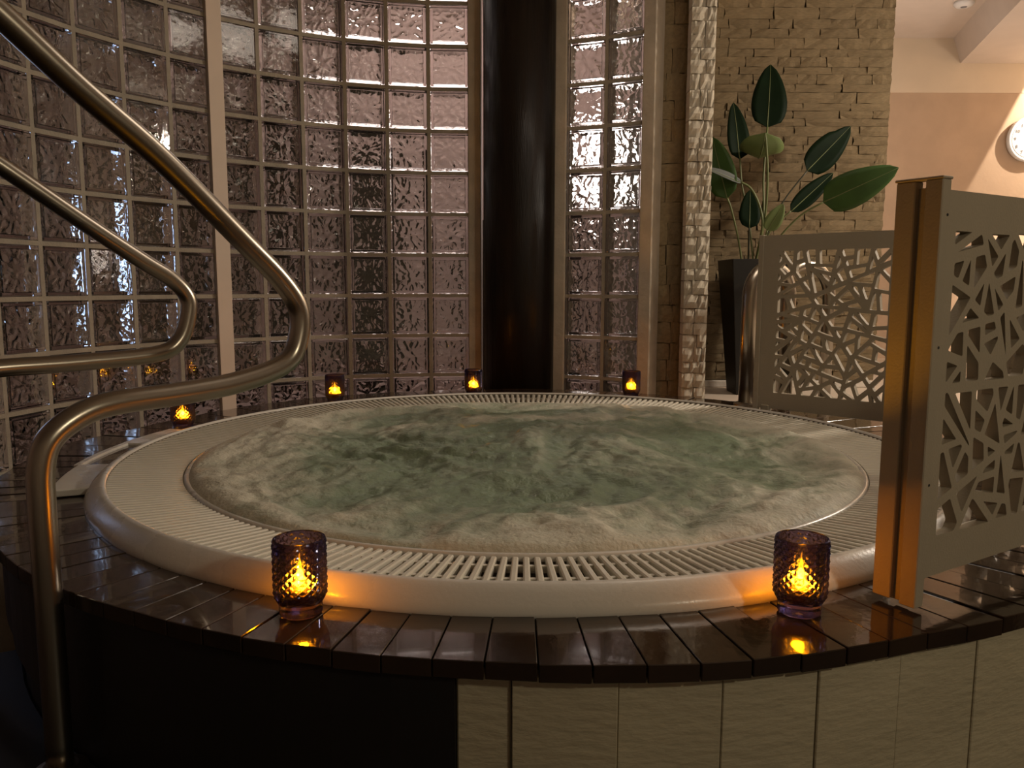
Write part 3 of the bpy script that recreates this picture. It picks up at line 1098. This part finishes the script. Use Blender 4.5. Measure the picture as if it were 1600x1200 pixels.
# ================================================================== CANDLES
def candle_parts():
    n, m = 108, 54
    H, R = 0.126, 0.0425
    V, Fc = [], []

    def cell_h(u, w):
        """pressed pattern: staggered diamonds, raised in the middle"""
        best = 9
        cu, cw = 18, 7.5
        a, b = u * cu, w * cw
        d1 = abs((a % 1) - 0.5) + abs((b % 1) - 0.5)
        d2 = abs(((a + .5) % 1) - 0.5) + abs(((b + .5) % 1) - 0.5)
        best = min(d1, d2)
        return max(0.0, 0.5 - best) * 2
    outer = [(0.0, 0.0), (0.031, 0.0), (0.0345, 0.003), (0.0345, 0.017), (0.036, 0.021)]
    rows = [(r, z, False) for r, z in outer]
    for j in range(m + 1):
        t = j / m
        z = 0.026 + (H - 0.026 - 0.004) * t
        r = R - 0.0035 * max(0, 1 - t * 9) ** 1.5
        rows.append((r, z, 0.02 < t < 0.985))
    rows += [(R - 0.0012, H - 0.001, False), (R - 0.0030, H, False), (R - 0.0050, H - 0.002, False), (R - 0.0060, H - 0.02, False),
             (R - 0.0065, 0.040, False), (R - 0.010, 0.024, False), (0.020, 0.022, False), (0.0, 0.022, False)]
    for r, z, pat in rows:
        for k in range(n):
            a = 2 * PI * k / n
            rr = r
            if pat:
                rr = r - 0.0016 + 0.0030 * cell_h(k / n, (z - 0.026) / 0.096)
            V.append((rr * math.cos(a), rr * math.sin(a), z))
    for i in range(len(rows) - 1):
        for k in range(n):
            k2 = (k + 1) % n
            Fc.append((i * n + k, i * n + k2, (i + 1) * n + k2, (i + 1) * n + k))
    glass = mesh('glass', V, Fc, False)
    glass.materials.append(M['candle_glass'])
    V, Fc = lathe_data([(0.0, 0.041), (0.006, 0.041), (0.0175, 0.040), (0.0185, 0.038), (0.0185, 0.0226), (0.0, 0.0226)], 28)
    tea = mesh('tealight', V, Fc, True)
    tea.materials.append(M['wax'])
    V, Fc = lathe_data([(0.0, 0.092), (0.0018, 0.085), (0.0042, 0.074), (0.0075, 0.062), (0.0120, 0.051), (0.0135, 0.046), (0.0125, 0.041)], 20)
    fla = mesh('flame', V, Fc, True)
    fla.materials.append(M['flame'])
    return glass, tea, fla


CG, CT, CF = candle_parts()
CANDLES = [
    ((-0.350, -1.099), 'purple glass candle holder on the front deck, left of centre beside the handrail'),
    ((0.399, -1.090), 'purple glass candle holder on the front deck, right, near the screen post'),
    ((-1.148, 0.425), 'candle holder farthest left, glowing beneath the steel handrail'),
    ((-0.770, 1.045), 'candle holder on the far deck in front of the glass blocks, second from left'),
    ((-0.205, 1.262), 'candle holder on the far deck at the foot of the dark column'),
    ((0.485, 1.215), 'candle holder on the far deck in front of the two-block glass wall'),
]
for i, ((x, y), lab) in enumerate(CANDLES):
    o = empty('candle_holder', (x, y, ZD + 0.0012), 0.3 * i)
    o.scale = (0.925, 0.925, 0.925)
    tag(o, lab, 'candle', 'glass candle holders around the tub')
    put('glass', CG, None, o)
    put('tealight', CT, None, o)
    put('flame', CF, None, o)
    d = bpy.data.lights.new('candle_light', 'POINT')
    d.energy = 4.5
    d.color = (1.0, 0.40, 0.0015)
    d.shadow_soft_size = 0.008
    lo_ = bpy.data.objects.new('candle_light', d)
    lo_.location = (0, 0, 0.056)
    link(lo_, o)

# ================================================================== PLANT
plant = empty('potted_plant', (1.225, 1.98, 0.72))
tag(plant, 'big-leaved green plant in a tall black planter before the stone wall', 'plant')
PL = (1.225, 1.98, 0.72)


def tapered(w0, w1, h, t):
    parts = []
    o0 = [(-w0, -w0), (w0, -w0), (w0, w0), (-w0, w0)]
    o1 = [(-w1, -w1), (w1, -w1), (w1, w1), (-w1, w1)]
    i1 = [(x * (1 - t / w1), y * (1 - t / w1)) for x, y in o1]
    V = [(x, y, 0) for x, y in o0] + [(x, y, h) for x, y in o1] + [(x, y, h) for x, y in i1] + [(x, y, h - 0.05) for x, y in i1]
    Fc = [(3, 2, 1, 0)]
    for b in (0, 4, 8):
        for k in range(4):
            k2 = (k + 1) % 4
            Fc.append((b + k, b + k2, b + 4 + k2, b + 4 + k))
    Fc.append((12, 13, 14, 15))
    return V, Fc


V, Fc = tapered(0.092, 0.150, 0.70, 0.012)
put('planter', bevel_mesh('planter', V, Fc, 0.003), M['planter'], plant)
put('soil', mesh('soil', *box_data(-0.137, 0.137, -0.137, 0.137, 0.651, 0.660)), M['soil'], plant)


def leaf(base, tip, width, side, material, curl=0.15, arch=0.06, shape=0.45, label=None, split=False):
    """thin pointed leaf with a midrib; side = direction across the leaf"""
    b, t = Vector(base), Vector(tip)
    ax = t - b
    L = ax.length
    sd = Vector(side)
    sd = (sd - ax.normalized() * sd.dot(ax.normalized())).normalized()
    nrm = ax.normalized().cross(sd)
    if nrm.y > 0:
        nrm = -nrm
    nu, nv = 12, 6
    V, Fc = [], []
    for layer in (0, 1):
        for i in range(nu + 1):
            u = i / nu
            w = width * 0.5 * (math.sin(PI * min(1, u ** (shape * 1.5))) ** 0.62 if 0 < u < 1 else 0.02)
            cen = b + ax * u - nrm * (arch * L * (u - 0.5) ** 2 * 4 - arch * L)
            for j in range(-nv // 2, nv // 2 + 1):
                s = j / (nv / 2)
                ww = w * (0.82 if split and u > 0.7 and s > 0 else 1.0)
                p = cen + sd * (ww * s) + nrm * (-curl * w * (1 - abs(s)) + 0.0009 * (1 if layer == 0 else -1))
                V.append(p - Vector(PL))
    row = nv + 1
    lay = (nu + 1) * row
    for i in range(nu):
        for j in range(nv):
            q = (i * row + j, (i + 1) * row + j, (i + 1) * row + j + 1, i * row + j + 1)
            Fc.append(q)
            Fc.append(tuple(reversed([k + lay for k in q])))
    for i in range(nu):
        for j in (0, nv):
            a, c = i * row + j, (i + 1) * row + j
            Fc.append((a, c, c + lay, a + lay))
    bm_me = bevel_mesh('leaf', V, Fc, 0, smooth=True)
    o = put('leaf', bm_me, material, plant)
    if label:
        o['label'] = label
    # midrib
    pth = []
    for i in range(nu + 1):
        u = i / nu
        w = width * 0.5 * (math.sin(PI * min(1, u ** (shape * 1.5))) ** 0.62 if 0 < u < 1 else 0.02)
        pth.append(b + ax * u - nrm * (arch * L * (u - 0.5) ** 2 * 4 - arch * L) + nrm * (-curl * w + 0.001) - Vector(PL))
    V, Fc = tube_data(pth, [0.0032 * (1 - 0.8 * i / nu) for i in range(nu + 1)], 6)
    put('midrib', mesh('midrib', V, Fc, True), M['stem'], o)
    return o


def stem(pts, r, material=None):
    V, Fc = tube_data([Vector(p) - Vector(PL) for p in catmull(pts, 6)], r, 8)
    put('stem', mesh('stem', V, Fc, True), material or M['stem'], plant)


leaf((1.281, 2.02, 2.098), (1.303, 2.08, 2.425), 0.185, (1, 0, 0), M['leaf_dark'], 0.10, 0.04, 0.42, 'dark upright leaf, topmost')
leaf((1.134, 1.98, 1.931), (1.106, 2.04, 2.226), 0.125, (1, 0.2, 0), M['leaf_dark'], 0.18, 0.04, 0.42)
leaf((1.049, 1.88, 1.723), (0.984, 1.96, 2.038), 0.150, (1, -0.5, 0), M['leaf_mid'], 0.12, 0.05, 0.46)
leaf((1.205, 1.80, 2.030), (1.245, 2.06, 1.985), 0.215, (1, 0, -0.12), M['leaf_pale'], -0.35, 0.16, 0.46, 'pale green leaf seen from below')
leaf((1.489, 2.00, 1.876), (1.723, 2.05, 2.111), 0.155, (-0.7, 0, 0.7), M['leaf_dark'], 0.10, 0.03, 0.44, None, True)
leaf((1.527, 1.86, 1.703), (1.84, 1.74, 1.857), 0.180, (-0.4, 0, 0.9), M['leaf_mid'], 0.10, 0.05, 0.42, 'large bright green leaf on the right')
leaf((1.400, 1.96, 1.665), (1.633, 2.02, 1.870), 0.095, (-0.6, 0.2, 0.7), M['leaf_dark'], 0.14, 0.03, 0.5)
leaf((1.179, 1.92, 1.577), (1.187, 1.96, 1.775), 0.110, (1, 0, 0), M['leaf_dark'], 0.10, 0.03, 0.45)
leaf((1.245, 1.84, 1.560), (1.308, 1.80, 1.690), 0.085, (0.8, 0, -0.5), M['leaf_pale'], 0.15, 0.05, 0.45)
leaf((1.118, 1.87, 1.800), (0.915, 1.83, 1.868), 0.045, (0.2, 0.5, 0.8), M['leaf_grey'], 0.5, 0.05, 0.5, 'narrow curled greyish leaf')
B = (1.225, 1.97, 1.375)
stem([B, (1.257, 1.95, 1.62), (1.262, 1.99, 1.85), (1.281, 2.02, 2.10)], 0.0055)
stem([B, (1.247, 1.90, 1.60), (1.240, 1.85, 1.82), (1.207, 1.805, 2.028)], 0.0060)
stem([B, (1.190, 1.97, 1.62), (1.150, 1.98, 1.80), (1.134, 1.98, 1.933)], 0.0045)
stem([(1.16, 1.95, 1.375), (1.125, 1.92, 1.52), (1.075, 1.89, 1.67), (1.049, 1.88, 1.725)], 0.0050)
stem([B, (1.232, 1.88, 1.57), (1.213, 1.87, 1.68), (1.165, 1.87, 1.77), (1.112, 1.87, 1.803)], 0.0060)
stem([(1.26, 1.97, 1.375), (1.29, 1.98, 1.55), (1.37, 1.99, 1.72), (1.489, 2.00, 1.876)], 0.0040, M['stem_dark'])
stem([(1.27, 1.95, 1.375), (1.33, 1.93, 1.52), (1.43, 1.90, 1.64), (1.527, 1.86, 1.703)], 0.0050)
stem([(1.25, 1.97, 1.375), (1.29, 1.97, 1.54), (1.35, 1.97, 1.62), (1.400, 1.96, 1.667)], 0.0040)
stem([(1.19, 1.95, 1.375), (1.185, 1.94, 1.48), (1.179, 1.92, 1.580)], 0.0050, M['stem_dark'])
stem([(1.235, 1.93, 1.375), (1.236, 1.87, 1.48), (1.246, 1.84, 1.562)], 0.0050)

# ================================================================== CLOCK, DETECTOR
ck = empty('wall_clock', (3.862, 3.99, 2.385))
tag(ck, 'round white wall clock cut by the right edge of the photo', 'clock')
V, Fc = lathe_data([(0.0, 0.0), (0.165, 0.0), (0.167, 0.02), (0.163, 0.034), (0.153, 0.036), (0.145, 0.028)], 48)
put('case', mesh('case', V, Fc, True), M['white'], ck, (0, 0, 0), (PI / 2, 0, 0))
V, Fc = lathe_data([(0.147, 0.026), (0.0, 0.0262)], 48)
put('face', mesh('face', V, Fc), M['white'], ck, (0, 0, 0), (PI / 2, 0, 0))
V, Fc = lathe_data([(0.138, 0.0265), (0.136, 0.0275), (0.134, 0.0265)], 48)
put('ring', mesh('ring', V, Fc), M['grey'], ck, (0, 0, 0), (PI / 2, 0, 0))
for k in range(1, 13):
    cu = bpy.data.curves.new('numeral', 'FONT')
    cu.body = str(k)
    cu.size = 0.036
    cu.align_x = 'CENTER'
    cu.align_y = 'CENTER'
    cu.extrude = 0.0008
    tmp = bpy.data.objects.new('tmp', cu)
    me = bpy.data.meshes.new_from_object(tmp)
    bpy.data.objects.remove(tmp)
    me.name = 'numeral'
    me.materials.clear()
    a = PI / 2 - k * PI / 6
    put('numeral', me, M['grey'], ck, (0.112 * math.cos(a), -0.0285, 0.112 * math.sin(a)), (PI / 2, 0, 0))
for ln, an, w in ((0.065, 1.2, 0.004), (0.092, 0.35, 0.003)):
    v, f = box_data(-w, w, -0.0305, -0.0293, -0.012, ln)
    put('hand', mesh('hand', v, f), M['black'], ck, (0, 0, 0), (0, an, 0))
dt = empty('smoke_detector', (2.90, 3.226, ZC))
tag(dt, 'small round detector on the hall ceiling at the top edge of the photo', 'detector')
V, Fc = lathe_data([(0.0, 0.0), (0.062, 0.0), (0.062, -0.014), (0.045, -0.030), (0.0, -0.032)], 32)
put('housing', mesh('housing', V, Fc, True), M['white'], dt)
V, Fc = lathe_data([(0.0, -0.033), (0.018, -0.034), (0.020, -0.031)], 20)
put('sensor', mesh('sensor', V, Fc, True), M['grey'], dt)
